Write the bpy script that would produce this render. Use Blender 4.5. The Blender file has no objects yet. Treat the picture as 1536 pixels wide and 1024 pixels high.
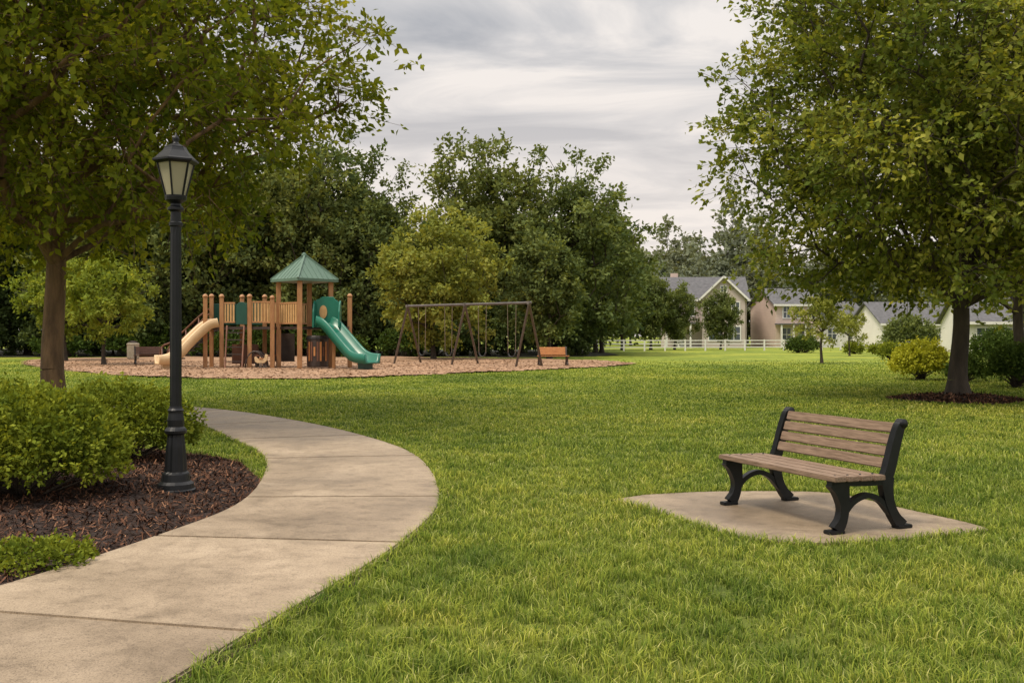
import bpy, bmesh, math, random
import numpy as np
from mathutils import Vector, Matrix, noise as mnoise
random.seed(7)
rng = np.random.default_rng(11)
SC = bpy.context.scene
COL = SC.collection

# ---------------------------------------------------------------- node helpers
def new_mat(name):
    m = bpy.data.materials.new(name); m.use_nodes = True
    nt = m.node_tree; nt.nodes.clear()
    return m, nt
def N(nt, typ, **kw):
    n = nt.nodes.new(typ)
    for k, v in kw.items(): setattr(n, k, v)
    return n
def ramp(nt, stops, fac=None):
    r = N(nt, 'ShaderNodeValToRGB')
    el = r.color_ramp.elements
    while len(el) < len(stops): el.new(0.5)
    for e, (p, c) in zip(el, stops):
        e.position = p; e.color = (c[0], c[1], c[2], 1)
    if fac is not None: nt.links.new(fac, r.inputs[0])
    return r
def noise_tex(nt, vec, scale, detail=4, rough=0.55, dist=0.0):
    n = N(nt, 'ShaderNodeTexNoise')
    n.inputs['Scale'].default_value = scale; n.inputs['Detail'].default_value = detail
    n.inputs['Roughness'].default_value = rough; n.inputs['Distortion'].default_value = dist
    nt.links.new(vec, n.inputs['Vector'])
    return n
def mixc(nt, a, b, fac, mode='MIX'):
    m = N(nt, 'ShaderNodeMix', data_type='RGBA', blend_type=mode)
    for sock, v in ((m.inputs[0], fac), (m.inputs[6], a), (m.inputs[7], b)):
        if hasattr(v, 'node'): nt.links.new(v, sock)
        elif isinstance(v, (int, float)): sock.default_value = v
        else: sock.default_value = (v[0], v[1], v[2], 1)
    return m.outputs[2]
def mathn(nt, op, a, b=None):
    m = N(nt, 'ShaderNodeMath', operation=op)
    for i, v in enumerate((a, b)):
        if v is None: continue
        if hasattr(v, 'node'): nt.links.new(v, m.inputs[i])
        else: m.inputs[i].default_value = v
    return m.outputs[0]
def finish(nt, col, rough=0.6, bump=None, bstr=0.3, bdist=0.01, metal=0.0, spec=0.5):
    p = N(nt, 'ShaderNodeBsdfPrincipled')
    if hasattr(col, 'node'): nt.links.new(col, p.inputs['Base Color'])
    else: p.inputs['Base Color'].default_value = (*col, 1)
    if hasattr(rough, 'node'): nt.links.new(rough, p.inputs['Roughness'])
    else: p.inputs['Roughness'].default_value = rough
    p.inputs['Metallic'].default_value = metal
    p.inputs['Specular IOR Level'].default_value = spec
    if bump is not None:
        b = N(nt, 'ShaderNodeBump'); b.inputs['Strength'].default_value = bstr
        b.inputs['Distance'].default_value = bdist
        nt.links.new(bump, b.inputs['Height']); nt.links.new(b.outputs[0], p.inputs['Normal'])
    o = N(nt, 'ShaderNodeOutputMaterial'); nt.links.new(p.outputs[0], o.inputs[0])
    return p
def pos(nt):
    return N(nt, 'ShaderNodeNewGeometry').outputs['Position']
def objc(nt):
    return N(nt, 'ShaderNodeTexCoord').outputs['Object']
def simple(name, c1, c2, scale=5, rough=0.6, bstr=0.2, bdist=0.005, bscale=None, metal=0, spec=0.5, stretch=None):
    m, nt = new_mat(name)
    v = objc(nt)
    if stretch:
        mp = N(nt, 'ShaderNodeMapping'); mp.inputs['Scale'].default_value = stretch
        nt.links.new(v, mp.inputs[0]); v = mp.outputs[0]
    n = noise_tex(nt, v, scale, 5)
    r = ramp(nt, [(0.3, c1), (0.7, c2)], n.outputs[0])
    b = noise_tex(nt, v, bscale or scale * 4, 4)
    finish(nt, r.outputs[0], rough, b.outputs[0], bstr, bdist, metal, spec)
    return m
def leaf_mat(name, dark, mid, light, trans=0.35, patch=None, haze=None):
    m, nt = new_mat(name)
    a = N(nt, 'ShaderNodeAttribute', attribute_name='rnd')
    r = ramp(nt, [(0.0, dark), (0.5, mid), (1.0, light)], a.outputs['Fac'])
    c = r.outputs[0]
    if patch:
        n = noise_tex(nt, pos(nt), patch, 0)
        r2 = ramp(nt, [(0.3, (0.7, 0.77, 0.75)), (0.7, (1.25, 1.18, 1.0))], n.outputs[0])
        c = mixc(nt, c, r2.outputs[0], 1.0, 'MULTIPLY')
    ti = N(nt, 'ShaderNodeAttribute', attribute_name='tint')
    r3 = ramp(nt, [(0.0, (0.58, 0.72, 0.8)), (0.5, (1, 1, 1)), (1.0, (1.45, 1.25, 0.9))], mathn(nt, 'ADD', mathn(nt, 'MULTIPLY', ti.outputs['Fac'], 0.5), 0.5))
    c = mixc(nt, c, r3.outputs[0], 1.0, 'MULTIPLY')
    if haze: c = mixc(nt, c, haze[0], haze[1])  # distance haze painted in: leaf colour mixed towards a pale grey-green
    p = N(nt, 'ShaderNodeBsdfDiffuse'); nt.links.new(c, p.inputs[0])
    t = N(nt, 'ShaderNodeBsdfTranslucent')
    tc = mixc(nt, c, (1.35, 1.2, 0.5), 1.0, 'MULTIPLY'); nt.links.new(tc, t.inputs[0])
    mx = N(nt, 'ShaderNodeMixShader'); mx.inputs[0].default_value = trans
    nt.links.new(p.outputs[0], mx.inputs[1]); nt.links.new(t.outputs[0], mx.inputs[2])
    o = N(nt, 'ShaderNodeOutputMaterial'); nt.links.new(mx.outputs[0], o.inputs[0])
    return m

# ---------------------------------------------------------------- materials
M = {}
M['black'] = simple('black_painted_iron', (0.005, 0.006, 0.007), (0.009, 0.010, 0.012), 12, 0.42, 0.15, 0.002, spec=0.3)
M['bark'] = simple('bark', (0.06, 0.034, 0.018), (0.22, 0.13, 0.065), 7, 0.9, 1.0, 0.05, 16, stretch=(1, 1, 0.22))
M['bark_dark'] = simple('bark_dark', (0.025, 0.019, 0.014), (0.075, 0.056, 0.04), 5, 0.9, 0.8, 0.04, 14, stretch=(1, 1, 0.25))
M['bench_wood'] = simple('weathered_wood', (0.115, 0.076, 0.05), (0.28, 0.195, 0.138), 6, 0.65, 0.6, 0.004, 18, stretch=(1, 14, 14), spec=0.3)
M['play_wood'] = simple('playground_timber', (0.3, 0.14, 0.055), (0.42, 0.22, 0.095), 4, 0.55, 0.15, stretch=(3, 3, 0.6))
M['play_slat'] = simple('playground_slat', (0.42, 0.24, 0.09), (0.52, 0.32, 0.14), 4, 0.55)
M['play_green'] = simple('green_plastic', (0.006, 0.12, 0.078), (0.01, 0.15, 0.098), 2, 0.3, 0.02)
M['play_green_dark'] = simple('dark_green_panel', (0.005, 0.05, 0.035), (0.008, 0.065, 0.045), 2, 0.4, 0.02)
M['play_tan'] = simple('tan_plastic', (0.52, 0.36, 0.19), (0.62, 0.45, 0.26), 2, 0.38, 0.02)
M['play_roof'] = simple('green_metal_roof', (0.07, 0.13, 0.095), (0.095, 0.165, 0.12), 2, 0.6, 0.05)
M['play_dark'] = simple('dark_brown_metal', (0.025, 0.016, 0.013), (0.045, 0.03, 0.024), 4, 0.45)
M['rail_brown'] = simple('brown_rail', (0.11, 0.045, 0.025), (0.16, 0.065, 0.035), 4, 0.5)
M['orange'] = simple('orange_wood', (0.36, 0.14, 0.04), (0.5, 0.22, 0.07), 4, 0.55, stretch=(1, 8, 8))
M['steel'] = simple('weathered_steel', (0.1, 0.085, 0.08), (0.16, 0.14, 0.13), 4, 0.5, metal=0.2)
M['chain'] = simple('chain_steel', (0.25, 0.25, 0.24), (0.38, 0.37, 0.35), 4, 0.5, metal=0.2)
M['rubber'] = simple('rubber', (0.015, 0.015, 0.016), (0.025, 0.025, 0.026), 4, 0.7)
M['white'] = simple('white_paint', (0.62, 0.61, 0.58), (0.72, 0.71, 0.69), 2, 0.55, 0.05)
M['roof'] = simple('asphalt_shingle', (0.07, 0.07, 0.076), (0.12, 0.12, 0.128), 3, 0.9, 0.3, 0.02, 20)
M['glass_dark'] = simple('window_glass', (0.04, 0.05, 0.06), (0.09, 0.11, 0.13), 0.6, 0.08, 0.0)
M['trash'] = simple('trash_stone', (0.33, 0.28, 0.2), (0.45, 0.39, 0.3), 8, 0.9)
def siding(name, c):
    m, nt = new_mat(name)
    v = objc(nt)
    s = N(nt, 'ShaderNodeSeparateXYZ'); nt.links.new(v, s.inputs[0])
    f = mathn(nt, 'FRACT', mathn(nt, 'MULTIPLY', s.outputs[2], 5.0))
    n = noise_tex(nt, v, 0.7, 4)
    r = ramp(nt, [(0.3, [x * 0.88 for x in c]), (0.7, c)], n.outputs[0])
    finish(nt, r.outputs[0], 0.7, f, 0.5, 0.02)
    return m
M['side_gray'] = siding('siding_taupe', (0.47, 0.40, 0.375))
M['side_tan'] = siding('siding_tan', (0.6, 0.47, 0.41))
M['side_white'] = siding('siding_white', (0.76, 0.74, 0.7))
m, nt = new_mat('frosted_glass')
p = finish(nt, (0.42, 0.39, 0.27), 0.25)
p.inputs['Transmission Weight'].default_value = 0.3
M['frost'] = m
# concrete
m, nt = new_mat('concrete')
v = pos(nt)
n1 = noise_tex(nt, v, 0.9, 6, 0.65, 0.4); n2 = noise_tex(nt, v, 6, 6, 0.75); n3 = noise_tex(nt, v, 130, 3, 0.7)
r1 = ramp(nt, [(0.3, (0.185, 0.14, 0.094)), (0.52, (0.295, 0.229, 0.158)), (0.72, (0.385, 0.307, 0.22))], n1.outputs[0])
r2 = ramp(nt, [(0.28, (0.62, 0.6, 0.58)), (0.5, (1, 1, 1)), (0.7, (1.1, 1.1, 1.1))], n2.outputs[0])
r3 = ramp(nt, [(0.34, (0.42, 0.4, 0.38)), (0.47, (1, 1, 1)), (0.75, (1.22, 1.22, 1.22))], n3.outputs[0])
c = mixc(nt, r1.outputs[0], r2.outputs[0], 1, 'MULTIPLY'); c = mixc(nt, c, r3.outputs[0], 1, 'MULTIPLY')
oi = N(nt, 'ShaderNodeObjectInfo')
ro = ramp(nt, [(0, (0.84, 0.83, 0.82)), (1, (1.08, 1.08, 1.08))], oi.outputs['Random'])
c = mixc(nt, c, ro.outputs[0], 1, 'MULTIPLY')
hh = mathn(nt, 'ADD', mathn(nt, 'MULTIPLY', n2.outputs[0], 0.5), n3.outputs[0])
rr = ramp(nt, [(0.3, (0.45, 0.45, 0.45)), (0.7, (0.8, 0.8, 0.8))], n1.outputs[0])
finish(nt, c, rr.outputs[0], hh, 0.45, 0.007, spec=0.45)
M['concrete'] = m
M['soil'] = simple('soil', (0.03, 0.018, 0.01), (0.085, 0.052, 0.028), 25, 0.95, 0.9, 0.02, 80)
M['forest_floor'] = simple('forest_floor', (0.018, 0.02, 0.009), (0.045, 0.045, 0.018), 1.2, 0.95, 0.9, 0.1, 6)
def chipmat(name, stops):
    m, nt = new_mat(name)
    a = N(nt, 'ShaderNodeAttribute', attribute_name='rnd')
    r = ramp(nt, stops, a.outputs['Fac'])
    finish(nt, r.outputs[0], 0.85, spec=0.25)
    return m
M['mulch_chip'] = chipmat('dark_mulch_chips', [(0, (0.014, 0.007, 0.004)), (0.5, (0.055, 0.023, 0.012)), (0.85, (0.14, 0.062, 0.032)), (1, (0.28, 0.15, 0.085))])
M['wood_chip'] = chipmat('wood_chips', [(0, (0.22, 0.13, 0.073)), (0.5, (0.33, 0.2, 0.118)), (1, (0.43, 0.28, 0.175))])
M['mulch_base'] = simple('mulch_base', (0.012, 0.007, 0.005), (0.04, 0.018, 0.011), 30, 0.95, 1.0, 0.03, 60)
m, nt = new_mat('playground_surface')
v = pos(nt)
n1 = noise_tex(nt, v, 0.5, 4, 0.6); n2 = noise_tex(nt, v, 6, 6, 0.8)
r1 = ramp(nt, [(0.3, (0.82, 0.82, 0.82)), (0.7, (1.12, 1.1, 1.08))], n1.outputs[0])
r2 = ramp(nt, [(0.3, (0.22, 0.13, 0.075)), (0.5, (0.31, 0.19, 0.113)), (0.72, (0.39, 0.25, 0.152))], n2.outputs[0])
finish(nt, mixc(nt, r2.outputs[0], r1.outputs[0], 1, 'MULTIPLY'), 0.95, n2.outputs[0], 0.5, 0.04)
M['play_ground'] = m
def lawn_color(nt):
    v = pos(nt)
    n1 = noise_tex(nt, v, 0.16, 2, 0.6, 0.3); n2 = noise_tex(nt, v, 1.3, 3, 0.7)
    r1 = ramp(nt, [(0.3, (0.175, 0.235, 0.036)), (0.5, (0.27, 0.32, 0.046)), (0.7, (0.385, 0.4, 0.062))], n1.outputs[0])
    r2 = ramp(nt, [(0.3, (0.52, 0.62, 0.68)), (0.5, (1, 1, 1)), (0.7, (1.32, 1.17, 1.2))], n2.outputs[0])
    return mixc(nt, r1.outputs[0], r2.outputs[0], 1, 'MULTIPLY'), v
m, nt = new_mat('lawn')
c, v = lawn_color(nt)
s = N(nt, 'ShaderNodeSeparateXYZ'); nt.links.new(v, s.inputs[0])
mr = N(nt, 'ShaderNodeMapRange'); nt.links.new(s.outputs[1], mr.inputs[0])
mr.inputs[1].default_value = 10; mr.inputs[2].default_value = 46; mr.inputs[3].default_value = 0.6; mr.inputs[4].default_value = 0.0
mp = N(nt, 'ShaderNodeMapping'); mp.inputs['Scale'].default_value = (1, 0.35, 1); nt.links.new(v, mp.inputs[0])
n3 = noise_tex(nt, mp.outputs[0], 9, 6, 0.8)
r3 = ramp(nt, [(0.3, (0.44, 0.5, 0.42)), (0.7, (0.95, 0.95, 0.85))], n3.outputs[0])
c = mixc(nt, c, r3.outputs[0], 1, 'MULTIPLY')
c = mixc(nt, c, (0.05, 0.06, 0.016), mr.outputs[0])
finish(nt, c, 0.9, n3.outputs[0], 0.6, 0.05, spec=0.15)
M['lawn'] = m
m, nt = new_mat('grass_blades')
c, v = lawn_color(nt)
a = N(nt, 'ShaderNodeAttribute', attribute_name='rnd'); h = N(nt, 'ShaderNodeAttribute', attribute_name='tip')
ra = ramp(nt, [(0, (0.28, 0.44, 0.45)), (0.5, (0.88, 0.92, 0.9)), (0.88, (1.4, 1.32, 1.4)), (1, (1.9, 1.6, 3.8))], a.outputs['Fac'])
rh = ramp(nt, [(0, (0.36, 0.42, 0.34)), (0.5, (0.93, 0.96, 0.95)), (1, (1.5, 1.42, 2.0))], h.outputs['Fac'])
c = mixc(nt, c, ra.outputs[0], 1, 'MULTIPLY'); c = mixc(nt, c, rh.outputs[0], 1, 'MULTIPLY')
p = N(nt, 'ShaderNodeBsdfDiffuse'); nt.links.new(c, p.inputs[0])
t = N(nt, 'ShaderNodeBsdfTranslucent'); nt.links.new(c, t.inputs[0])
mx = N(nt, 'ShaderNodeMixShader'); mx.inputs[0].default_value = 0.4
nt.links.new(p.outputs[0], mx.inputs[1]); nt.links.new(t.outputs[0], mx.inputs[2])
o = N(nt, 'ShaderNodeOutputMaterial'); nt.links.new(mx.outputs[0], o.inputs[0])
M['blades'] = m
M['leaf_left'] = leaf_mat('maple_leaves', (0.075, 0.11, 0.018), (0.17, 0.205, 0.028), (0.37, 0.38, 0.05), 0.45, 0.6)
M['leaf_right'] = leaf_mat('oak_leaves', (0.075, 0.11, 0.024), (0.165, 0.203, 0.042), (0.35, 0.35, 0.085), 0.4, 0.6)
M['leaf_bush'] = leaf_mat('shrub_leaves', (0.07, 0.1, 0.016), (0.16, 0.2, 0.028), (0.34, 0.37, 0.06), 0.3, 2.5)
M['leaf_bush_dark'] = leaf_mat('dark_shrub_leaves', (0.03, 0.055, 0.014), (0.06, 0.095, 0.022), (0.12, 0.17, 0.04), 0.25)
M['leaf_bush_yel'] = leaf_mat('yellow_shrub_leaves', (0.2, 0.23, 0.02), (0.38, 0.4, 0.04), (0.58, 0.54, 0.08), 0.3)
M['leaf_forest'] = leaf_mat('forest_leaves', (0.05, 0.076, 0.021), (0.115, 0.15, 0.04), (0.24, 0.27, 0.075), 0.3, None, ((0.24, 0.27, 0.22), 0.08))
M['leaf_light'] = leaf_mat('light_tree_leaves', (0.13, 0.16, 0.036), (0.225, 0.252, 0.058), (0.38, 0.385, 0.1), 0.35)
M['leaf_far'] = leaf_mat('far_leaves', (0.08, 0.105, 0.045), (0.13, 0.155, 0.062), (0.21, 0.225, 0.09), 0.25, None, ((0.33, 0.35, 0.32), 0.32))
M['leaf_fresh'] = leaf_mat('fresh_leaves', (0.12, 0.165, 0.028), (0.2, 0.255, 0.044), (0.31, 0.35, 0.07), 0.4)

# ---------------------------------------------------------------- mesh helpers
def empty(name, loc=(0, 0, 0), rz=0.0):
    e = bpy.data.objects.new(name, None); e.empty_display_size = 0.3
    e.location = loc; e.rotation_euler = (0, 0, rz); COL.objects.link(e); return e
def add_obj(name, me, mat, parent=None, smooth=False):
    if mat: me.materials.append(mat)
    ob = bpy.data.objects.new(name, me); COL.objects.link(ob)
    if parent: ob.parent = parent
    if smooth and len(me.polygons):
        me.polygons.foreach_set('use_smooth', np.ones(len(me.polygons), bool))
    return ob
def mesh(name, verts, faces, mat, parent=None, smooth=False):
    me = bpy.data.meshes.new(name); me.from_pydata([tuple(v) for v in verts], [], faces); me.update()
    return add_obj(name, me, mat, parent, smooth)
def np_mesh(name, V, F, mat, parent=None, attrs=None, smooth=False):
    me = bpy.data.meshes.new(name)
    V = np.asarray(V, dtype=np.float32)
    me.vertices.add(len(V)); me.vertices.foreach_set('co', V.ravel())
    idx = np.concatenate([f.ravel() for f in F]).astype(np.int32)
    tot = np.concatenate([np.full(len(f), f.shape[1]) for f in F])
    st = np.concatenate([[0], np.cumsum(tot)[:-1]]).astype(np.int32)
    me.loops.add(len(idx)); me.loops.foreach_set('vertex_index', idx)
    me.polygons.add(len(tot)); me.polygons.foreach_set('loop_start', st)
    me.update(calc_edges=True)
    for k, a in (attrs or {}).items():
        at = me.attributes.new(k, 'FLOAT', 'POINT'); at.data.foreach_set('value', np.asarray(a, dtype=np.float32))
    return add_obj(name, me, mat, parent, smooth)
def box(name, c, s, mat, parent=None, rz=0.0, bev=0.0, rot=None):
    bm = bmesh.new(); bmesh.ops.create_cube(bm, size=1.0)
    bmesh.ops.scale(bm, vec=s, verts=bm.verts)
    if bev: bmesh.ops.bevel(bm, geom=bm.edges[:], offset=bev, segments=2, affect='EDGES')
    R = Matrix.Rotation(rz, 4, 'Z') if rot is None else rot
    bmesh.ops.transform(bm, matrix=Matrix.Translation(c) @ R, verts=bm.verts)
    me = bpy.data.meshes.new(name); bm.to_mesh(me); bm.free()
    return add_obj(name, me, mat, parent)
def beam(name, a, b, w, h, mat, parent=None, bev=0.0):
    a = Vector(a); b = Vector(b); d = b - a
    q = d.to_track_quat('X', 'Z').to_matrix().to_4x4()
    return box(name, (a + b) / 2, (d.length, w, h), mat, parent, bev=bev, rot=q)
def catmull(pts, n=8):
    pts = [np.array(p, float) for p in pts]
    P = [2 * pts[0] - pts[1]] + pts + [2 * pts[-1] - pts[-2]]
    out = []
    for i in range(1, len(P) - 2):
        for k in range(n):
            t = k / n
            out.append(0.5 * ((2 * P[i]) + (-P[i-1] + P[i+1]) * t + (2*P[i-1] - 5*P[i] + 4*P[i+1] - P[i+2]) * t*t + (-P[i-1] + 3*P[i] - 3*P[i+1] + P[i+2]) * t**3))
    out.append(pts[-1]); return np.array(out)
def tube(name, pts, r, mat, parent=None, seg=8, smooth=True):
    pts = [Vector(p) for p in pts]; n = len(pts)
    rs = r if hasattr(r, '__len__') else [r] * n
    V = []; F = []
    for i, p in enumerate(pts):
        d = (pts[min(i+1, n-1)] - pts[max(i-1, 0)]).normalized()
        ref = Vector((0, 0, 1)) if abs(d.z) < 0.9 else Vector((1, 0, 0))
        u = d.cross(ref).normalized(); w = d.cross(u)
        for k in range(seg):
            a = 2 * math.pi * k / seg
            V.append(p + (u * math.cos(a) + w * math.sin(a)) * rs[i])
    for i in range(n - 1):
        for k in range(seg):
            F.append((i*seg+k, i*seg+(k+1) % seg, (i+1)*seg+(k+1) % seg, (i+1)*seg+k))
    F.append(tuple(range(seg))); F.append(tuple((n-1)*seg + k for k in range(seg)))
    return mesh(name, V, F, mat, parent, smooth)
def lathe(name, prof, mat, parent=None, seg=24, smooth=False, center=(0, 0, 0), rot=0.0, flute=None):
    V = []; F = []
    for i, (r, z) in enumerate(prof):
        for k in range(seg):
            a = 2 * math.pi * k / seg + rot
            rr = r
            if flute and flute[0] <= z <= flute[1]: rr = r * (1 - 0.09 * (k % 2))
            V.append((center[0] + rr * math.cos(a), center[1] + rr * math.sin(a), center[2] + z))
    for i in range(len(prof) - 1):
        for k in range(seg):
            F.append((i*seg+k, i*seg+(k+1) % seg, (i+1)*seg+(k+1) % seg, (i+1)*seg+k))
    F.append(tuple(range(seg))[::-1]); F.append(tuple((len(prof)-1)*seg + k for k in range(seg)))
    return mesh(name, V, F, mat, parent, smooth)
def prism(name, poly, axis, a0, a1, mat, parent=None, bev=0.0):
    def mk(p, a):
        return {'x': (a, p[0], p[1]), 'y': (p[0], a, p[1]), 'z': (p[0], p[1], a)}[axis]
    n = len(poly)
    V = [mk(p, a0) for p in poly] + [mk(p, a1) for p in poly]
    F = [tuple(range(n)), tuple(range(n, 2*n))[::-1]] + [(i, (i+1) % n, n+(i+1) % n, n+i) for i in range(n)]
    bm = bmesh.new(); vs = [bm.verts.new(v) for v in V]
    for f in F: bm.faces.new([vs[i] for i in f])
    bmesh.ops.recalc_face_normals(bm, faces=bm.faces)
    if bev: bmesh.ops.bevel(bm, geom=bm.edges[:], offset=bev, segments=1, affect='EDGES')
    me = bpy.data.meshes.new(name); bm.to_mesh(me); bm.free()
    return add_obj(name, me, mat, parent)
def ribbon(name, pts, x0, x1, mat, parent):
    P = catmull(pts, 7)
    L = []; R = []
    for i in range(len(P)):
        d = P[min(i+1, len(P)-1)][:2] - P[max(i-1, 0)][:2]; d /= np.linalg.norm(d) + 1e-9
        nrm = np.array([-d[1], d[0]])
        L.append(P[i][:2] + nrm * P[i][2] / 2); R.append(P[i][:2] - nrm * P[i][2] / 2)
    V = []; n = len(P)
    for x in (x0, x1):
        for q in L: V.append((x, q[0], q[1]))
        for q in R: V.append((x, q[0], q[1]))
    F = []
    for i in range(n - 1):
        F += [(i, i+1, n+i+1, n+i), (2*n+i, 3*n+i, 3*n+i+1, 2*n+i+1),
              (i, 2*n+i, 2*n+i+1, i+1), (n+i, n+i+1, 3*n+i+1, 3*n+i)]
    F += [(0, n, 3*n, 2*n), (n-1, 3*n-1, 4*n-1, 2*n-1)]
    return mesh(name, V, F, mat, parent)
def pip(x, y, poly):
    inside = np.zeros(len(x), bool); n = len(poly)
    for i in range(n):
        x1, y1 = poly[i]; x2, y2 = poly[(i+1) % n]
        c = ((y1 > y) != (y2 > y)) & (x < (x2 - x1) * (y - y1) / (y2 - y1 + 1e-12) + x1)
        inside ^= c
    return inside
def dist_poly(x, y, poly):
    d = np.full(len(x), 1e9); n = len(poly)
    for i in range(n):
        a = np.array(poly[i]); b = np.array(poly[(i+1) % n]); ab = b - a
        t = np.clip(((x-a[0])*ab[0] + (y-a[1])*ab[1]) / (ab @ ab + 1e-12), 0, 1)
        d = np.minimum(d, np.hypot(x - a[0] - t*ab[0], y - a[1] - t*ab[1]))
    return d
def unit(v): return v / (np.linalg.norm(v, axis=-1, keepdims=True) + 1e-9)

# ---------------------------------------------------------------- layout (metres)
L_pts = [(-6.8, 1.8), (-5.2, 3.2), (-4.05, 4.4), (-3.2, 5.4), (-2.62, 7.3), (-2.42, 9.05), (-2.95, 11.9), (-3.95, 14.1), (-5.1, 16.3), (-6.6, 18.3), (-8.6, 19.7), (-11, 20.8), (-15, 21.8), (-22, 22.6)]
R_pts = [(-4.2, 0.5), (-2.7, 2.0), (-1.73, 3.4), (-1.29, 4.94), (-0.79, 7.07), (-0.66, 9.1), (-1.17, 12.2), (-2.22, 14.7), (-3.72, 17.2), (-5.7, 19.7), (-7.9, 21.4), (-10.5, 22.6), (-15, 23.6), (-22, 24.4)]
NS = 10
LC = catmull(L_pts, NS); RC = catmull(R_pts, NS)
path_poly = [tuple(p) for p in LC] + [tuple(p) for p in RC[::-1]]
pad_poly = [tuple(p) for p in catmull([(0.9, 8.98), (1.17, 8.5), (1.46, 7.78), (1.68, 7.36), (2.03, 7.14), (2.6, 7.2), (3.52, 7.53), (3.63, 7.78), (3.36, 8.5), (3.05, 9.3), (2.6, 9.46), (1.8, 9.43), (1.08, 9.2)], 5)[:-1]]
bed_poly = [tuple(p) for p in LC[int(3.1*NS):int(5.55*NS)]] + [(-3.2, 11.7), (-3.85, 12.4), (-5.0, 13.1), (-6.8, 12.8), (-8.2, 10.5), (-8.0, 7.5), (-6.2, 5.6), (-4.2, 4.9), (-3.45, 5.2)]
play_poly = [tuple(p) for p in catmull([(-18, 41), (-14.5, 36.8), (-11.5, 34.6), (-8.2, 33.6), (-5.4, 34.6), (-2.6, 38), (1.1, 42.3), (4.2, 46.7), (6.2, 51), (5.4, 57), (0, 63), (-8, 68), (-22, 68), (-29, 63), (-26, 53), (-21.5, 45.5)], 4)[:-1]]
wood_poly = [tuple(p) for p in catmull([(-90, 66), (-45, 67), (-30, 69), (-18, 70.5), (-8, 71), (0, 67), (5, 69), (7.5, 74), (7.5, 84), (6.5, 96), (0, 105), (-90, 110)], 4)[:-1]]
ring_c = (10.35, 23.1)
ring_poly = [(ring_c[0] + (1.5 + 0.12*math.sin(3*a)) * math.cos(a), ring_c[1] + (1.45 + 0.1*math.cos(4*a)) * math.sin(a)) for a in np.linspace(0, 2*math.pi, 40)[:-1]]

# ground
gx = np.concatenate([[-900, -300, -120], np.linspace(-60, 60, 61), [120, 300, 900]])
gy = np.concatenate([[-60, -20], np.linspace(-4, 116, 61), [160, 300, 1200]])
GX, GY = np.meshgrid(gx, gy); nxg, nyg = len(gx), len(gy)
i, j = np.meshgrid(np.arange(nxg-1), np.arange(nyg-1)); k = (j*nxg + i).ravel()
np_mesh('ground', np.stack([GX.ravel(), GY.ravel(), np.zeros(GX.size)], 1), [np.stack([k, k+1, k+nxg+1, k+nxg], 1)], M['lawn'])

# path slabs
path = empty('concrete_path')
TOP = 0.035
def slab(name, i0, i1, gap=0.010):
    Ls = [np.array(LC[i]) for i in range(i0, i1+1)]; Rs = [np.array(RC[i]) for i in range(i0, i1+1)]
    for A in (Ls, Rs):
        d = A[1]-A[0]; A[0] = A[0] + d/np.linalg.norm(d)*gap
        d = A[-1]-A[-2]; A[-1] = A[-1] - d/np.linalg.norm(d)*gap
    n = len(Ls); poly = Ls + Rs[::-1]
    bm = bmesh.new()
    top = [bm.verts.new((p[0], p[1], TOP)) for p in poly]; bot = [bm.verts.new((p[0], p[1], -0.05)) for p in poly]
    m_ = len(poly)
    tf = []
    for a in range(n-1):
        tf.append(bm.faces.new((top[a], top[m_-1-a], top[m_-2-a], top[a+1])))
    for a in range(m_):
        bm.faces.new((top[a], top[(a+1) % m_], bot[(a+1) % m_], bot[a]))
    bmesh.ops.recalc_face_normals(bm, faces=bm.faces)
    ed = [e for e in bm.edges if all(abs(v.co.z-TOP) < 1e-5 for v in e.verts) and any(f not in tf for f in e.link_faces)]
    bmesh.ops.bevel(bm, geom=ed, offset=0.012, segments=2, affect='EDGES')
    me = bpy.data.meshes.new(name); bm.to_mesh(me); bm.free()
    return add_obj(name, me, M['concrete'], path)
for s_ in range(len(L_pts)-1): slab('slab_%d' % (s_+1), s_*NS, (s_+1)*NS)
def offset_strip(A, sgn, w):
    out = []
    for i in range(len(A)):
        d = A[min(i+1, len(A)-1)] - A[max(i-1, 0)]; d /= np.linalg.norm(d)
        wob = w * (0.6 + 0.9 * mnoise.noise(Vector((A[i][0]*2.2, A[i][1]*2.2, sgn))))
        out.append(A[i] + np.array([-d[1], d[0]]) * sgn * wob)
    return out
Ld = catmull(L_pts, 60); Rd = catmull(R_pts, 60)
Lo = offset_strip(Ld, 1, 0.07); Ro = offset_strip(Rd, -1, 0.08)
V = [(p[0], p[1], 0.006) for p in Lo] + [(p[0], p[1], 0.006) for p in Ro]
n = len(Lo)
mesh('soil_edge', V, [(i, n+i, n+i+1, i+1) for i in range(n-1)], M['soil'])
prism('concrete_pad', pad_poly, 'z', -0.05, 0.022, M['concrete'], bev=0.006)

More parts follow.
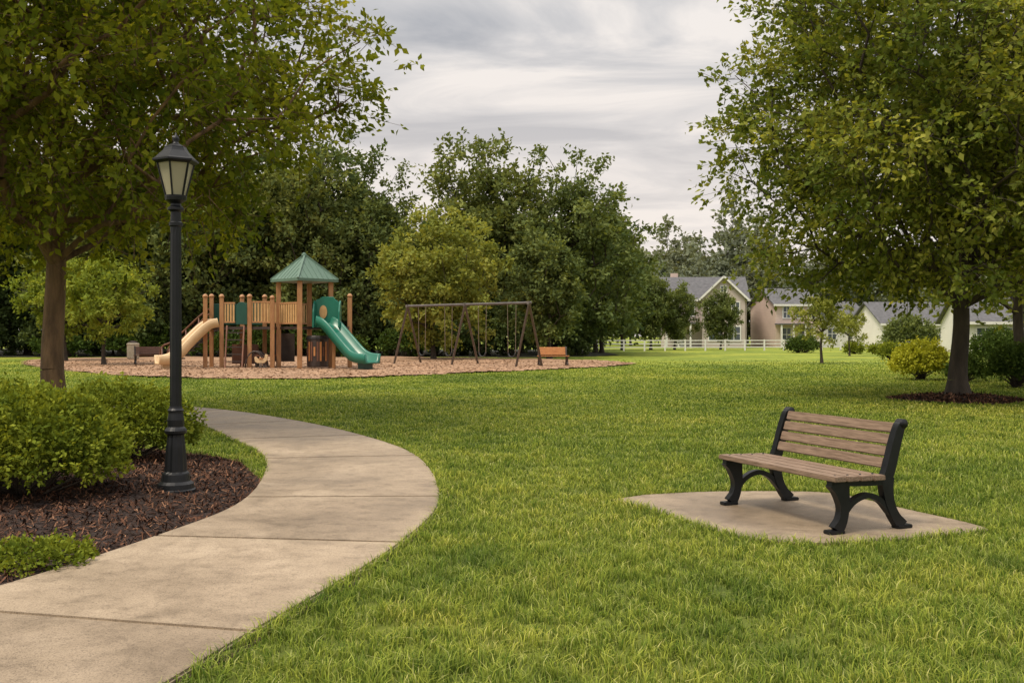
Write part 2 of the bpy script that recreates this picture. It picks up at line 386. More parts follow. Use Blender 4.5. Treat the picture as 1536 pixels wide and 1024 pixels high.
# mulch / chips
def fill_surface(name, poly, step, mat, zfun, parent=None):
    P = np.array(poly); x0, y0 = P.min(0); x1, y1 = P.max(0)
    xs = np.arange(x0, x1+step, step); ys = np.arange(y0, y1+step, step)
    X, Y = np.meshgrid(xs, ys); X = X.ravel(); Y = Y.ravel(); nx = len(xs)
    i, j = np.meshgrid(np.arange(nx-1), np.arange(len(ys)-1)); k = (j*nx+i).ravel()
    cx = X[k] + step/2; cy = Y[k] + step/2; ins = pip(cx, cy, poly); k = k[ins]
    Q = np.stack([k, k+1, k+nx+1, k+nx], 1)
    used, inv = np.unique(Q, return_inverse=True); Q = inv.reshape(Q.shape)
    X = X[used]; Y = Y[used]
    return np_mesh(name, np.stack([X, Y, zfun(X, Y)], 1), [Q], mat, parent, smooth=True)
def chips(name, x, y, z, length, width, mat, parent=None, tilt=0.45):
    n = len(x); a = rng.uniform(0, 2*math.pi, n); t = rng.normal(0, tilt, n); l = length * rng.uniform(0.4, 1.3, n); w = width*rng.uniform(0.5, 1.5, n)
    D = np.stack([np.cos(a)*np.cos(t), np.sin(a)*np.cos(t), np.sin(t)], 1)
    S = np.stack([-np.sin(a), np.cos(a), rng.normal(0, 0.4, n)], 1); S = unit(S)
    C = np.stack([x, y, z + np.abs(np.sin(t))*l*0.4 + 0.004], 1)
    V = np.stack([C-D*l[:, None]/2-S*w[:, None]/2, C+D*l[:, None]/2-S*w[:, None]*0.3, C+D*l[:, None]/2+S*w[:, None]*0.3, C-D*l[:, None]/2+S*w[:, None]/2], 1).reshape(-1, 3)
    F = np.arange(n*4).reshape(-1, 4)
    return np_mesh(name, V, [F], mat, parent, {'rnd': np.repeat(rng.random(n)**1.3, 4)})
def samp(poly, n):
    P = np.array(poly); x0, y0 = P.min(0); x1, y1 = P.max(0)
    x = rng.uniform(x0, x1, n); y = rng.uniform(y0, y1, n); k = pip(x, y, poly)
    return x[k], y[k]
def zbed(X, Y):
    d = dist_poly(X, Y, bed_poly)
    nz = np.array([mnoise.noise(Vector((a*3, b*3, 0))) * 0.02 + mnoise.noise(Vector((a*11, b*11, 3))) * 0.012 for a, b in zip(X, Y)])
    return 0.012 + 0.09*np.clip(d/0.9, 0, 1) + nz*np.clip(d/0.2, 0, 1)
bed = empty('mulch_bed')
fill_surface('mulch_base', bed_poly, 0.06, M['mulch_base'], zbed, bed)
x, y = samp(bed_poly, 52000)
chips('mulch_chips', x, y, zbed(x, y), 0.06, 0.012, M['mulch_chip'], bed)
ringe = empty('tree_mulch_ring')
def zring(X, Y): return 0.01 + 0.16*np.clip(1-np.hypot(X-ring_c[0], Y-ring_c[1])/1.5, 0, 1)
fill_surface('ring_base', ring_poly, 0.1, M['mulch_base'], zring, ringe)
x, y = samp(ring_poly, 6000)
chips('ring_chips', x, y, zring(x, y), 0.09, 0.03, M['mulch_chip'], ringe)
fill_surface('forest_floor', wood_poly, 1.0, M['forest_floor'], lambda X, Y: 0.03 + 0.02*np.sin(X), None)
pl = empty('playground_wood_chips')
fill_surface('chip_surface', play_poly, 0.5, M['play_ground'], lambda X, Y: 0.02 + 0.03*np.sin(X*0.9)*np.cos(Y*0.7) + 0.03, pl)
x, y = samp(play_poly, 60000)
k = (y < 58)
x = x[k]; y = y[k]
chips('loose_chips', x, y, 0.048 + 0.03*np.sin(x*0.9)*np.cos(y*0.7), 0.10, 0.045, M['wood_chip'], pl, 0.1)

# ---------------------------------------------------------------- grass
def blades(name, x, y, hgt, wid, mat, z0=0.0, lean=0.6, parent=None):
    n = len(x); a = rng.uniform(0, 2*math.pi, n); le = np.abs(rng.normal(lean, 0.3, n)); hh = hgt*rng.uniform(0.5, 1.35, n); w = wid*rng.uniform(0.7, 1.3, n)
    dx = np.cos(a); dy = np.sin(a); b = a + math.pi/2 + rng.normal(0, 0.5, n)
    sx = np.cos(b)*w/2; sy = np.sin(b)*w/2
    base = np.stack([x, y, np.full(n, z0)], 1)
    mid = base + np.stack([dx*hh*le*0.35, dy*hh*le*0.35, hh*0.6], 1)
    tip = base + np.stack([dx*hh*le*1.15, dy*hh*le*1.15, hh*(1.0-0.25*le)], 1)
    S = np.stack([sx, sy, np.zeros(n)], 1)
    V = np.stack([base-S, base+S, mid+S*0.85, mid-S*0.85, tip], 1).reshape(-1, 3)
    o = np.arange(n)*5
    F4 = np.stack([o, o+1, o+2, o+3], 1); F3 = np.stack([o+3, o+2, o+4], 1)
    r = np.repeat(rng.random(n), 5); t = np.tile([0, 0, 0.55, 0.55, 1.0], n)
    return np_mesh(name, V, [F4, F3], mat, parent, {'rnd': r, 'tip': t})
Ys = []; Xs = []
edges = np.concatenate([np.linspace(3.2, 10, 28), np.linspace(10.5, 60, 96)])
for y0, y1 in zip(edges[:-1], edges[1:]):
    ym = (y0+y1)/2
    dens = 4200 if ym < 6.5 else 4200*(6.5/ym)**1.85
    if ym > 40: dens *= (61-ym)/21
    wd = 1.05*ym + 3.0
    n = int(dens*wd*(y1-y0))
    Ys.append(rng.uniform(y0, y1, n)); Xs.append(rng.uniform(-wd/2, wd/2, n))
x = np.concatenate(Xs); y = np.concatenate(Ys)
keep = ~pip(x, y, path_poly)
for P in (pad_poly, bed_poly, ring_poly, play_poly):
    ii = np.where(keep)[0]; keep[ii[pip(x[ii], y[ii], P)]] = False
x = x[keep]; y = y[keep]
nv = np.array([mnoise.noise(Vector((a*1.3, b*1.3, 5.0))) for a, b in zip(x, y)])
nv2 = np.array([mnoise.noise(Vector((a*7, b*7, 9.0))) for a, b in zip(x, y)])
keep = rng.random(len(x)) < (0.85 + nv2*0.9)
x, y, nv, nv2 = x[keep], y[keep], nv[keep], nv2[keep]
hg = (0.064 - 0.014*np.clip((y-7)/10, 0, 1))*(1+0.45*nv+0.6*nv2); wd = 0.0050*np.maximum(1, y/6.5)**0.95
gr = empty('grass')
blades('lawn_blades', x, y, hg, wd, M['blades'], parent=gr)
ex = []; ey = []
def edge_tufts(A, sgn, per, ymax, over=0.035):
    A = np.array(A); seg = np.linalg.norm(A[1:]-A[:-1], axis=1)
    for q in range(len(A)-1):
        if A[q][1] > ymax or A[q][1] < 2.8: continue
        nz = mnoise.noise(Vector((A[q][0]*3, A[q][1]*3, 2)))
        n = int(per*(0.6+0.9*max(-0.4, nz))*seg[q]*min(1, 9/A[q][1])); d = (A[q+1]-A[q])/(seg[q]+1e-9)
        t = rng.random(n)[:, None]
        off = rng.uniform(-0.008-over*max(0, nz), 0.05, n)[:, None]
        P = A[q]*(1-t)+A[q+1]*t + np.array([-d[1], d[0]])*sgn*off
        ex.append(P[:, 0]); ey.append(P[:, 1])
edge_tufts(Rd, -1, 300, 22); edge_tufts(Ld[int(5.5*60):], 1, 240, 20)
pp = np.array(pad_poly + [pad_poly[0]])
pp = np.concatenate([np.linspace(pp[i], pp[i+1], 5)[:-1] for i in range(len(pp)-1)] + [pp[:1]])
area = 0.5*np.sum(pp[:-1, 0]*pp[1:, 1]-pp[1:, 0]*pp[:-1, 1])
edge_tufts(pp, -1 if area > 0 else 1, 330, 22)
x = np.concatenate(ex); y = np.concatenate(ey); k = ~pip(x, y, bed_poly); x = x[k]; y = y[k]
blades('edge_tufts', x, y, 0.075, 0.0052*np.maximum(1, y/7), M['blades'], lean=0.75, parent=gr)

# ---------------------------------------------------------------- vegetation
def leaves_mesh(name, C, D, s, mat, parent, ratio=0.30, rnd=None):
    n = len(C); D = unit(D); R = unit(rng.normal(size=(n, 3)) + np.array([0, 0, 0.9])); S = unit(np.cross(D, R))
    s = (s*rng.uniform(0.65, 1.3, n))[:, None]
    Nn = np.cross(S, D)
    V = np.stack([C, C+D*s*.42+S*s*ratio+Nn*s*0.08, C+D*s, C+D*s*.42-S*s*ratio+Nn*s*0.08], 1).reshape(-1, 3)
    F = np.arange(n*4).reshape(-1, 4)
    if rnd is None: rnd = rng.random(n)
    return np_mesh(name, V, [F], mat, parent, {'rnd': np.repeat(rnd, 4)})
def segs_mesh(name, A, B, ra, rb, mat, parent, seg=6):
    A = np.array(A); B = np.array(B); ra = np.array(ra); rb = np.array(rb); n = len(A)
    d = unit(B-A); ref = np.tile([0.13, 0.99, 0.05], (n, 1)); u = unit(np.cross(d, ref)); w = np.cross(d, u)
    rings = []
    for P, r in ((A, ra), (B, rb)):
        for k in range(seg):
            a = 2*math.pi*k/seg
            rings.append(P + (u*math.cos(a)+w*math.sin(a))*r[:, None])
    V = np.stack(rings, 1).reshape(-1, 3); o = (np.arange(n)*2*seg)[:, None]
    F = []
    for k in range(seg):
        F.append(np.concatenate([o+k, o+(k+1) % seg, o+seg+(k+1) % seg, o+seg+k], 1))
    return np_mesh(name, V, [np.concatenate(F)], mat, parent, smooth=True)
def gen_tree(seed, trunk_h, trunk_r, cc, cr, n_att, sprays, lps, spray_len, leaf_s, lmat, bmat, parent=None, shell=0.45, droop=0.25, twigs=True, lump=0.22, minz=None, name='', segn=6, leader=0.6, cut=None):
    g = np.random.default_rng(seed)
    cc = np.array(cc, float); cr = np.array(cr, float)
    lob = unit(g.normal(size=(9, 3))); la = g.uniform(-1, 1, 9)
    d = unit(g.normal(size=(n_att*2, 3)))
    rad = g.random(n_att*2)**shell
    lum = 1 + lump*np.sum(la*np.exp(4*(d @ lob.T - 1)), 1) + lump*0.35*g.normal(size=len(d))
    P = cc + d*cr*(rad*lum)[:, None]
    if minz is not None: P = P[P[:, 2] > minz]
    if cut is not None: P = P[cut(P)]
    P = P[:n_att]
    tn = max(5, int(trunk_h/0.4)); nodes = []; par = []; plen = []
    for i in range(tn+1):
        z = trunk_h*i/tn
        nodes.append([0.06*math.sin(z*1.3+seed)*min(1, z), 0.06*math.cos(z*1.7+seed)*min(1, z), z]); par.append(i-1); plen.append(0)
    top = np.array(nodes[-1]); ctop = cc + np.array([0, 0, cr[2]*leader])
    ln = max(3, int((ctop[2]-trunk_h)/0.6))
    for i in range(1, ln+1):
        t = i/ln; q = top*(1-t) + ctop*t + g.normal(0, 0.12, 3)*[1, 1, 0]
        nodes.append(list(q)); par.append(len(nodes)-2); plen.append(t*(ctop[2]-trunk_h))
    first = tn-1
    P = P[np.argsort(np.linalg.norm((P-top)*[1, 1, 0.8], axis=1))]
    tips = []
    for a in P:
        NA = np.array(nodes[first:]); PL = np.array(plen[first:])
        v = a-NA; dist = np.linalg.norm(v, axis=1)
        pen = np.maximum(0, NA[:, 2]-a[2]+0.25*np.hypot(v[:, 0], v[:, 1]))*1.1
        k = int(np.argmin(dist + 0.45*PL + pen)) + first
        st = np.array(nodes[k]); L = np.linalg.norm(a-st); m = max(1, int(L/0.55)); prev = k; base = plen[k]
        for q in range(1, m+1):
            t = q/m; pnt = st*(1-t)+a*t + np.array([0, 0, 0.10*L*math.sin(math.pi*t)]) + (g.normal(0, 0.05, 3)*L*0.3 if q < m else 0)
            nodes.append(list(pnt)); par.append(prev); plen.append(base+L*t); prev = len(nodes)-1
        tips.append(prev)
    nn = len(nodes); cnt = np.zeros(nn)
    for t in tips: cnt[t] += 1
    for i in range(nn-1, 0, -1): cnt[par[i]] += max(cnt[i], 0.3)
    nodes = np.array(nodes); rad = trunk_r*(np.maximum(cnt, 0.5)/cnt[0])**0.47
    for i in range(tn+1): rad[i] = trunk_r*(1.0-0.22*i/tn) + trunk_r*0.55*math.exp(-nodes[i][2]/0.22)
    par = np.array(par)
    I = np.arange(1, nn); ra = np.minimum(rad[par[I]], rad[I]*1.35); ra[:tn] = rad[par[I[:tn]]]
    segs = segs_mesh(name+'trunk_and_limbs', nodes[par[I]], nodes[I], ra, rad[I], bmat, parent, segn)
    T = nodes[tips]; out = unit((T-cc)/cr)
    nt_ = len(T)
    O = np.repeat(T, sprays, 0); OD = np.repeat(out, sprays, 0)
    sd = unit(OD*0.55 + g.normal(size=O.shape)*0.62*np.array([1, 1, 0.6]) + [0, 0, 0.08])
    O = O + g.normal(0, spray_len*0.32, O.shape)
    sl = spray_len*g.uniform(0.5, 1.25, len(O))
    t = g.random((len(O), lps))**0.75
    C = O[:, None] + sd[:, None]*(sl[:, None]*t)[..., None]; C[..., 2] -= droop*sl[:, None]*t**2
    C += g.normal(0, leaf_s*0.45, C.shape)
    D = unit(sd[:, None]*0.7 + g.normal(size=C.shape)*0.8 + [0, 0, -0.25])
    rv = np.clip(np.repeat(g.random(nt_), sprays*lps)*0.45 + g.random(C.shape[0]*lps)*0.55, 0, 1)
    lv = leaves_mesh(name+'foliage', C.reshape(-1, 3), D.reshape(-1, 3), leaf_s, lmat, parent, rnd=rv)
    if twigs:
        E = O + sd*sl[:, None]*0.95; E[:, 2] -= droop*sl*0.9
        segs_mesh(name+'twigs', O-sd*0.15, E, np.full(len(O), 0.007), np.full(len(O), 0.003), bmat, parent, 3)
    return segs, lv

t1 = empty('maple_tree', (-7.8, 17.0, 0))
def cutL(P):
    r = np.hypot(P[:, 0], P[:, 1])
    return ~((r > 3.4 + np.maximum(0, P[:, 2]-4.4)*1.25) | (P[:, 0] > 5.1))
gen_tree(3, 2.75, 0.2, (0.1, 0, 6.3), (5.4, 5.2, 4.0), 500, 10, 15, 0.72, 0.14, M['leaf_left'], M['bark'], t1, minz=3.15, lump=0.2, segn=10, cut=cutL)
t2 = empty('oak_tree', (ring_c[0], ring_c[1], 0.05))
def cutR(P):
    r = np.hypot(P[:, 0], P[:, 1])
    return ~((r > 4.4 + np.maximum(0, P[:, 2]-3.4)*1.1) | (r > 5.6 - np.maximum(0, P[:, 2]-6.4)*0.3))
gen_tree(12, 2.5, 0.22, (0.0, 0, 6.6), (5.8, 5.6, 5.0), 740, 10, 14, 0.72, 0.15, M['leaf_right'], M['bark_dark'], t2, minz=2.6, lump=0.14, segn=10, cut=cutR)
t3 = empty('shade_tree', (16.6, 32.5, 0))
gen_tree(21, 2.6, 0.2, (0, 0, 6.3), (4.6, 4.6, 4.2), 230, 8, 11, 0.8, 0.22, M['leaf_right'], M['bark_dark'], t3, minz=2.9, twigs=False)

def shrub(name, loc, r, h, n, leaf_s, lmat, seed=1, up=0.3):
    g = np.random.default_rng(seed)
    e = empty(name, loc)
    lob = unit(g.normal(size=(14, 3))); la = g.uniform(-0.6, 1, 14)
    ns = n//9
    d = unit(g.normal(size=(ns, 3)) * [1, 1, 0.9]); d[:, 2] = np.abs(d[:, 2])*1.15 - 0.25; d = unit(d)
    lum = 1 + 0.16*np.sum(la*np.exp(9*(d @ lob.T - 1)), 1)
    rad = (g.random(ns)**0.28)*lum
    hz = h/1.08
    O = np.stack([d[:, 0]*r[0]*rad, d[:, 1]*r[1]*rad, hz*0.42 + d[:, 2]*hz*0.58*rad], 1)
    O[:, 2] = np.maximum(O[:, 2], 0.03)
    sd = unit(d*0.7 + g.normal(size=d.shape)*0.5 + [0, 0, up])
    sl = leaf_s*g.uniform(1.2, 3.4, ns)
    t = g.random((ns, 9))
    C = O[:, None] + sd[:, None]*(sl[:, None]*t)[..., None] + g.normal(0, leaf_s*0.35, (ns, 9, 3))
    C[..., 2] = np.maximum(C[..., 2], 0.01)
    D = unit(sd[:, None]*0.8 + g.normal(size=C.shape)*0.7)
    rv = np.clip(np.repeat(rad/rad.max(), 9)**2*0.45*g.random(ns*9) + t.ravel()*0.4 + 0.15*g.random(ns*9), 0, 1)  # inner leaves toned darker: shade inside the shrub put into leaf colour
    leaves_mesh('foliage', C.reshape(-1, 3), D.reshape(-1, 3), leaf_s, lmat, e, 0.33, rv)
    A = np.tile([0, 0, 0.0], (60, 1)) + g.normal(0, 0.06, (60, 3))*[1, 1, 0]
    B = O[:60]*0.93
    segs_mesh('stems', A, B, np.full(60, 0.014), np.full(60, 0.004), M['bark_dark'], e, 4)
    return e
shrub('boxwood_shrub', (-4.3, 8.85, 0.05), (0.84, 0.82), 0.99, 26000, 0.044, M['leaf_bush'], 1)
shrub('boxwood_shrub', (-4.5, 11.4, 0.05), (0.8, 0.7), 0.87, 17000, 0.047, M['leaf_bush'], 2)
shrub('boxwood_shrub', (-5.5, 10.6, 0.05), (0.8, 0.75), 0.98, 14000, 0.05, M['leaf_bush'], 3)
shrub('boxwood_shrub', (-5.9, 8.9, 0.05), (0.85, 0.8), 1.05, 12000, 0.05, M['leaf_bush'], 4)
shrub('low_groundcover_plant', (-3.12, 6.45, 0.02), (0.38, 0.36), 0.10, 3200, 0.03, M['leaf_bush'], 5)
shrub('low_groundcover_plant', (-3.55, 6.15, 0.02), (0.4, 0.3), 0.11, 2600, 0.03, M['leaf_bush'], 6)
for (nm, px_, py_, r_, h_, n_, mt, ls, sd) in [
    ('yellow_spirea_shrub', 13.7, 33.4, 0.78, 1.3, 9000, 'leaf_bush_yel', 0.09, 11),
    ('round_shrub', 14.6, 32.0, 0.5, 0.85, 4500, 'leaf_bush_dark', 0.08, 12),
    ('round_shrub', 14.5, 28.6, 0.72, 1.3, 8000, 'leaf_bush_dark', 0.08, 13),
    ('round_shrub', 21.5, 44.5, 0.9, 1.75, 7000, 'leaf_bush_dark', 0.1, 14),
    ('round_shrub', 23.0, 60.5, 0.55, 0.9, 2500, 'leaf_bush', 0.12, 15),
    ('round_shrub', 24.4, 85, 0.9, 1.2, 2500, 'leaf_bush_dark', 0.16, 16),
    ('round_shrub', 25.6, 87, 1.1, 1.3, 2500, 'leaf_bush_dark', 0.16, 17),
    ('round_shrub', 27.5, 80, 0.7, 0.8, 1800, 'leaf_bush', 0.15, 18),
    ('round_shrub', 28.8, 78, 0.8, 0.7, 1800, 'leaf_bush', 0.15, 19),
    ('round_shrub', 33.5, 84, 2.0, 3.2, 7000, 'leaf_forest', 0.22, 20),
    ('round_shrub', 24.6, 62, 0.8, 0.7, 2000, 'leaf_bush', 0.14, 22),
    ('round_shrub', 40, 80, 1.4, 1.6, 3500, 'leaf_forest', 0.2, 21)]:
    shrub(nm, (px_, py_, 0), (r_, r_), h_, n_, ls, M[mt], sd)

def variant(seed, H, R, lmat, n_att=230, leaf=0.36, base=None, shell=0.4, spr=8, lps=10, lump=0.28):
    base = base if base is not None else H*0.12
    e = empty('tmp')
    cz = base + (H-base)*0.5
    s, l = gen_tree(seed, base+0.5, H*0.018, (0, 0, cz), (R, R, (H-base)*0.5), n_att, spr, lps, H*0.06, leaf, lmat, M['bark_dark'], e, shell=shell, twigs=False, lump=lump, minz=base*0.8, segn=5)
    r = (s.data, l.data)
    for o in (s, l, e): bpy.data.objects.remove(o)
    return r
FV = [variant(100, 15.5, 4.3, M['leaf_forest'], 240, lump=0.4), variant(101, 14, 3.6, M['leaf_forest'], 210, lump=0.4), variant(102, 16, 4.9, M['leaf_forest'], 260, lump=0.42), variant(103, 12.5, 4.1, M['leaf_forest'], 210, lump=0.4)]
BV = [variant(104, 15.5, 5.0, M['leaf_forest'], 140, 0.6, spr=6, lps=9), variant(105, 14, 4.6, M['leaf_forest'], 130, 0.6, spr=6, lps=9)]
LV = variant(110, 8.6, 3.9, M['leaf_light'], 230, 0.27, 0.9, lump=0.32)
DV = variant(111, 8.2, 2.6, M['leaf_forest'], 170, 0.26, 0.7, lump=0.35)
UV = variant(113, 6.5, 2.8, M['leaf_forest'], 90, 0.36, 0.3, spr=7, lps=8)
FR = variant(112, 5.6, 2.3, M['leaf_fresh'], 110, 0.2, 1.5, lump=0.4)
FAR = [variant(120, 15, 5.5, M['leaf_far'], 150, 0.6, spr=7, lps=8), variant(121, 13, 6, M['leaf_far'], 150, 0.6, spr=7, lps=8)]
SM = variant(130, 4.2, 1.5, M['leaf_light'], 60, 0.15, 1.2, spr=7, lps=9)
def place(name, var, x, y, s=1.0, rz=0.0, sz=None):
    e = empty(name, (x, y, 0), rz)
    for nm, me in zip(('trunk_and_limbs', 'foliage'), var):
        o = bpy.data.objects.new(nm, me); COL.objects.link(o); o.parent = e
        o.scale = (s, s, sz or s)
    return e
def arr(me):
    V = np.empty(len(me.vertices)*3, np.float32); me.vertices.foreach_get('co', V)
    F = np.empty(len(me.loops), np.int32); me.loops.foreach_get('vertex_index', F)
    R = None
    if 'rnd' in me.attributes:
        R = np.empty(len(me.vertices), np.float32); me.attributes['rnd'].data.foreach_get('value', R)
    return V.reshape(-1, 3), F.reshape(-1, 4), R
def merged(name, items, lmat):
    e = empty(name); out = {0: ([], [], [], []), 1: ([], [], [], [])}; off = [0, 0]
    for (var, x, y, s, rz, tint) in items:
        c_, s__ = math.cos(rz), math.sin(rz)
        R3 = np.array([[c_, -s__, 0], [s__, c_, 0], [0, 0, 1]])
        for k in (0, 1):
            V, F, R = arr(var[k])
            out[k][0].append((V*s) @ R3.T + np.array([x, y, 0])); out[k][1].append(F+off[k]); off[k] += len(V)
            if R is not None: out[k][2].append(R); out[k][3].append(np.full(len(V), tint))
    np_mesh('trunks', np.concatenate(out[0][0]), [np.concatenate(out[0][1])], M['bark_dark'], e)
    np_mesh('foliage', np.concatenate(out[1][0]), [np.concatenate(out[1][1])], lmat, e, {'rnd': np.concatenate(out[1][2]), 'tint': np.concatenate(out[1][3])})
g = random.Random(5)
rows = [(-52, 70, 1.0), (-46, 74, 0.98), (-41, 70, 1.0), (-36, 74, 1.02), (-31.5, 71, 1.0), (-27, 75, 1.08), (-23, 72, 0.98), (-19.3, 76, 1.16), (-16, 73, 0.98), (-13.2, 77, 1.06), (-10.4, 74, 0.86), (-7.6, 78, 0.78),
        (-1.9, 74, 1.04), (0.8, 82, 0.84), (4.6, 74, 0.94), (7.4, 82, 0.78)]
items = []
for i, (X, Y, s) in enumerate(rows):
    items.append((FV[i % 4], X, Y, s*(1.12 if i % 4 == 3 else 1), g.uniform(0, 6.28), (0.3, -0.75, -0.1, -0.9)[i % 4] + g.uniform(-0.1, 0.2)))
for i in range(17):
    items.append((BV[i % 2], -58+i*4.1 + g.uniform(-1, 1), 84+g.uniform(0, 7), g.uniform(0.86, 1.08) if i < 11 else 0.76, g.uniform(0, 6.28), -0.95))
for i in range(27):
    items.append((UV, -56+i*2.35+g.uniform(-0.6, 0.6), 72.5+g.uniform(-2, 3) if i > 3 else 68, g.uniform(0.55, 0.95), g.uniform(0, 6.28), g.uniform(-1, -0.3)))
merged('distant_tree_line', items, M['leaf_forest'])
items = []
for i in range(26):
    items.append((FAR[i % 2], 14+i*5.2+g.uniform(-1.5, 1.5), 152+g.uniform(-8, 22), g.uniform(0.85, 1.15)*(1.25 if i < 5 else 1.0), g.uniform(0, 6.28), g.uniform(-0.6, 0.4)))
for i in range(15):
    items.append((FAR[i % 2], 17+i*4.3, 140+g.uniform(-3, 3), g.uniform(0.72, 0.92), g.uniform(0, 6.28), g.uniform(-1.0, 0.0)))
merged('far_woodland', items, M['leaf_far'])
place('linden_tree', LV, -4.8, 61, 1.02, 0.4)
place('deciduous_tree', DV, 2.35, 63, 1.05, 2.0)
place('deciduous_tree', DV, 8.4, 99, 1.25, 2.6)
place('deciduous_tree', DV, 11.2, 101, 1.15, 1.0)
place('deciduous_tree', DV, 14.2, 102, 1.02, 3.0)
place('deciduous_tree', DV, 17.0, 104, 0.85, 5.0)
place('deciduous_tree', DV, 22.0, 105, 0.78, 4.0)
place('young_tree', FR, -20.5, 50, 1.0, 1.0)
place('young_tree', FR, -26, 58, 1.1, 2.0)
place('young_tree', SM, 16.5, 53, 0.98, 0.0)
place('young_tree', SM, 24.4, 72, 0.85, 1.7)
for i in (2, 4, 6):
    place('deciduous_tree', FV[(i+1) % 4], 34+i*3.4, 64+(i % 3)*6, 0.5+0.06*(i % 3), i*1.3)
for i in range(9):
    shrub('understory_shrub', (-31+i*3.2+(i % 2), 68.5+(i % 3)*1.1, 0), (1.7, 1.2), 1.5+0.5*(i % 3), 2600, 0.2, M['leaf_bush_dark'], 40+i)

# ---------------------------------------------------------------- street lamp
lamp = empty('street_lamp', (-3.09, 9.15, 0.045)); lamp.scale = (0.97, 0.97, 0.972)
prof = [(0.185, 0.0), (0.185, 0.045), (0.17, 0.055), (0.165, 0.10), (0.135, 0.125), (0.125, 0.19), (0.12, 0.2), (0.105, 0.215), (0.09, 0.45), (0.078, 0.54), (0.078, 0.56), (0.098, 0.575), (0.102, 0.60), (0.09, 0.62), (0.075, 0.635), (0.078, 0.70), (0.066, 0.76), (0.066, 0.78), (0.075, 0.79), (0.06, 0.81), (0.056, 0.83)]
lathe('base', prof, M['black'], lamp, 24, flute=(0.21, 0.56))
lathe('pole', [(0.056, 0.83), (0.056, 1.6), (0.052, 2.45), (0.05, 2.52), (0.062, 2.53), (0.062, 2.56), (0.05, 2.57), (0.046, 2.66), (0.075, 2.68), (0.075, 2.70), (0.05, 2.72), (0.045, 2.74), (0.095, 2.77), (0.1, 2.80), (0.1, 2.815)], M['black'], lamp, 20, flute=(0.82, 2.46))
lathe('lantern_glass', [(0.088, 2.815), (0.165, 3.125)], M['frost'], lamp, 6, rot=math.pi/6)
for k in range(6):
    a = math.pi/6 + k*math.pi/3
    beam('lantern_bar_%d' % (k+1), (0.093*math.cos(a), 0.093*math.sin(a), 2.81), (0.172*math.cos(a), 0.172*math.sin(a), 3.13), 0.014, 0.014, M['black'], lamp)
lathe('lantern_roof', [(0.18, 3.115), (0.19, 3.12), (0.215, 3.135), (0.215, 3.15), (0.19, 3.165), (0.12, 3.235), (0.105, 3.26), (0.1, 3.275), (0.05, 3.30)], M['black'], lamp, 6, rot=math.pi/6)
lathe('finial', [(0.05, 3.295), (0.03, 3.31), (0.022, 3.325), (0.033, 3.345), (0.03, 3.365), (0.012, 3.385), (0.006, 3.41)], M['black'], lamp, 16, smooth=True)
lathe('bulb', [(0.02, 2.82), (0.03, 2.86), (0.045, 2.95), (0.04, 3.02), (0.01, 3.06)], M['white'], lamp, 12, smooth=True)

# ---------------------------------------------------------------- park bench
def park_bench(loc, rz, wood, iron, hl=0.64, sc=1.0):
    b = empty('park_bench', loc, rz); b.scale = (sc, sc, sc)
    for i, xx in enumerate((-hl, hl)):
        x0, x1 = xx-0.032, xx+0.032
        s = str(i+1)
        ribbon('front_leg_'+s, [(-0.265, 0.385, 0.17), (-0.235, 0.32, 0.13), (-0.21, 0.2, 0.08), (-0.225, 0.1, 0.075), (-0.27, 0.025, 0.095)], x0, x1, iron, b)
        ribbon('rear_leg_'+s, [(0.185, 0.385, 0.12), (0.19, 0.3, 0.095), (0.21, 0.2, 0.08), (0.26, 0.1, 0.075), (0.33, 0.02, 0.095)], x0+0.001, x1-0.001, iron, b)
        ribbon('arch_brace_'+s, [(-0.22, 0.12, 0.04), (-0.13, 0.22, 0.04), (0.0, 0.265, 0.04), (0.12, 0.225, 0.04), (0.225, 0.12, 0.04)], x0+0.006, x1-0.006, iron, b)
        ribbon('seat_rail_'+s, [(-0.33, 0.375, 0.045), (0.0, 0.362, 0.05), (0.2, 0.365, 0.05)], x0+0.003, x1-0.003, iron, b)
        ribbon('back_support_'+s, [(0.16, 0.33, 0.09), (0.215, 0.45, 0.085), (0.265, 0.62, 0.08), (0.31, 0.75, 0.07), (0.335, 0.79, 0.05)], x0+0.002, x1-0.002, iron, b)
        box('foot_front_'+s, (xx, -0.285, 0.014), (0.08, 0.14, 0.028), iron, b, bev=0.006)
        box('foot_rear_'+s, (xx, 0.345, 0.014), (0.08, 0.14, 0.028), iron, b, bev=0.006)
        tube('scroll_'+s, [(x0, 0.338, 0.785), (x1, 0.338, 0.785)], 0.036, iron, b, 14)
        for k in range(4):
            tube('bolt_%s_%d' % (s, k), [(xx, -0.28+k*0.115, 0.418), (xx, -0.28+k*0.115, 0.4275)], 0.008, iron, b, 8)
    for k in range(4):
        box('seat_slat_%d' % (k+1), (0, -0.288+k*0.119, 0.405-0.002*k), (2*hl+0.16, 0.105, 0.038), wood, b, bev=0.006)
    ang = math.radians(-17)
    for k in range(4):
        t = k/3.0; yy = 0.205+0.098*t; zz = 0.49+0.26*t
        box('back_slat_%d' % (k+1), (0, yy, zz), (2*hl-0.068, 0.03, 0.078), wood, b, bev=0.006, rot=Matrix.Rotation(ang, 4, 'X'))
    return b
park_bench((2.42, 8.17, 0.022), math.radians(-68.5), M['bench_wood'], M['black'], 0.675, 1.02)
park_bench((2.0, 48.7, 0.05), math.radians(4), M['orange'], M['play_dark'], 0.62, 1.1)
park_bench((-18.4, 50.5, 0.05), math.radians(25), M['rail_brown'], M['play_dark'], 0.6, 1.1)

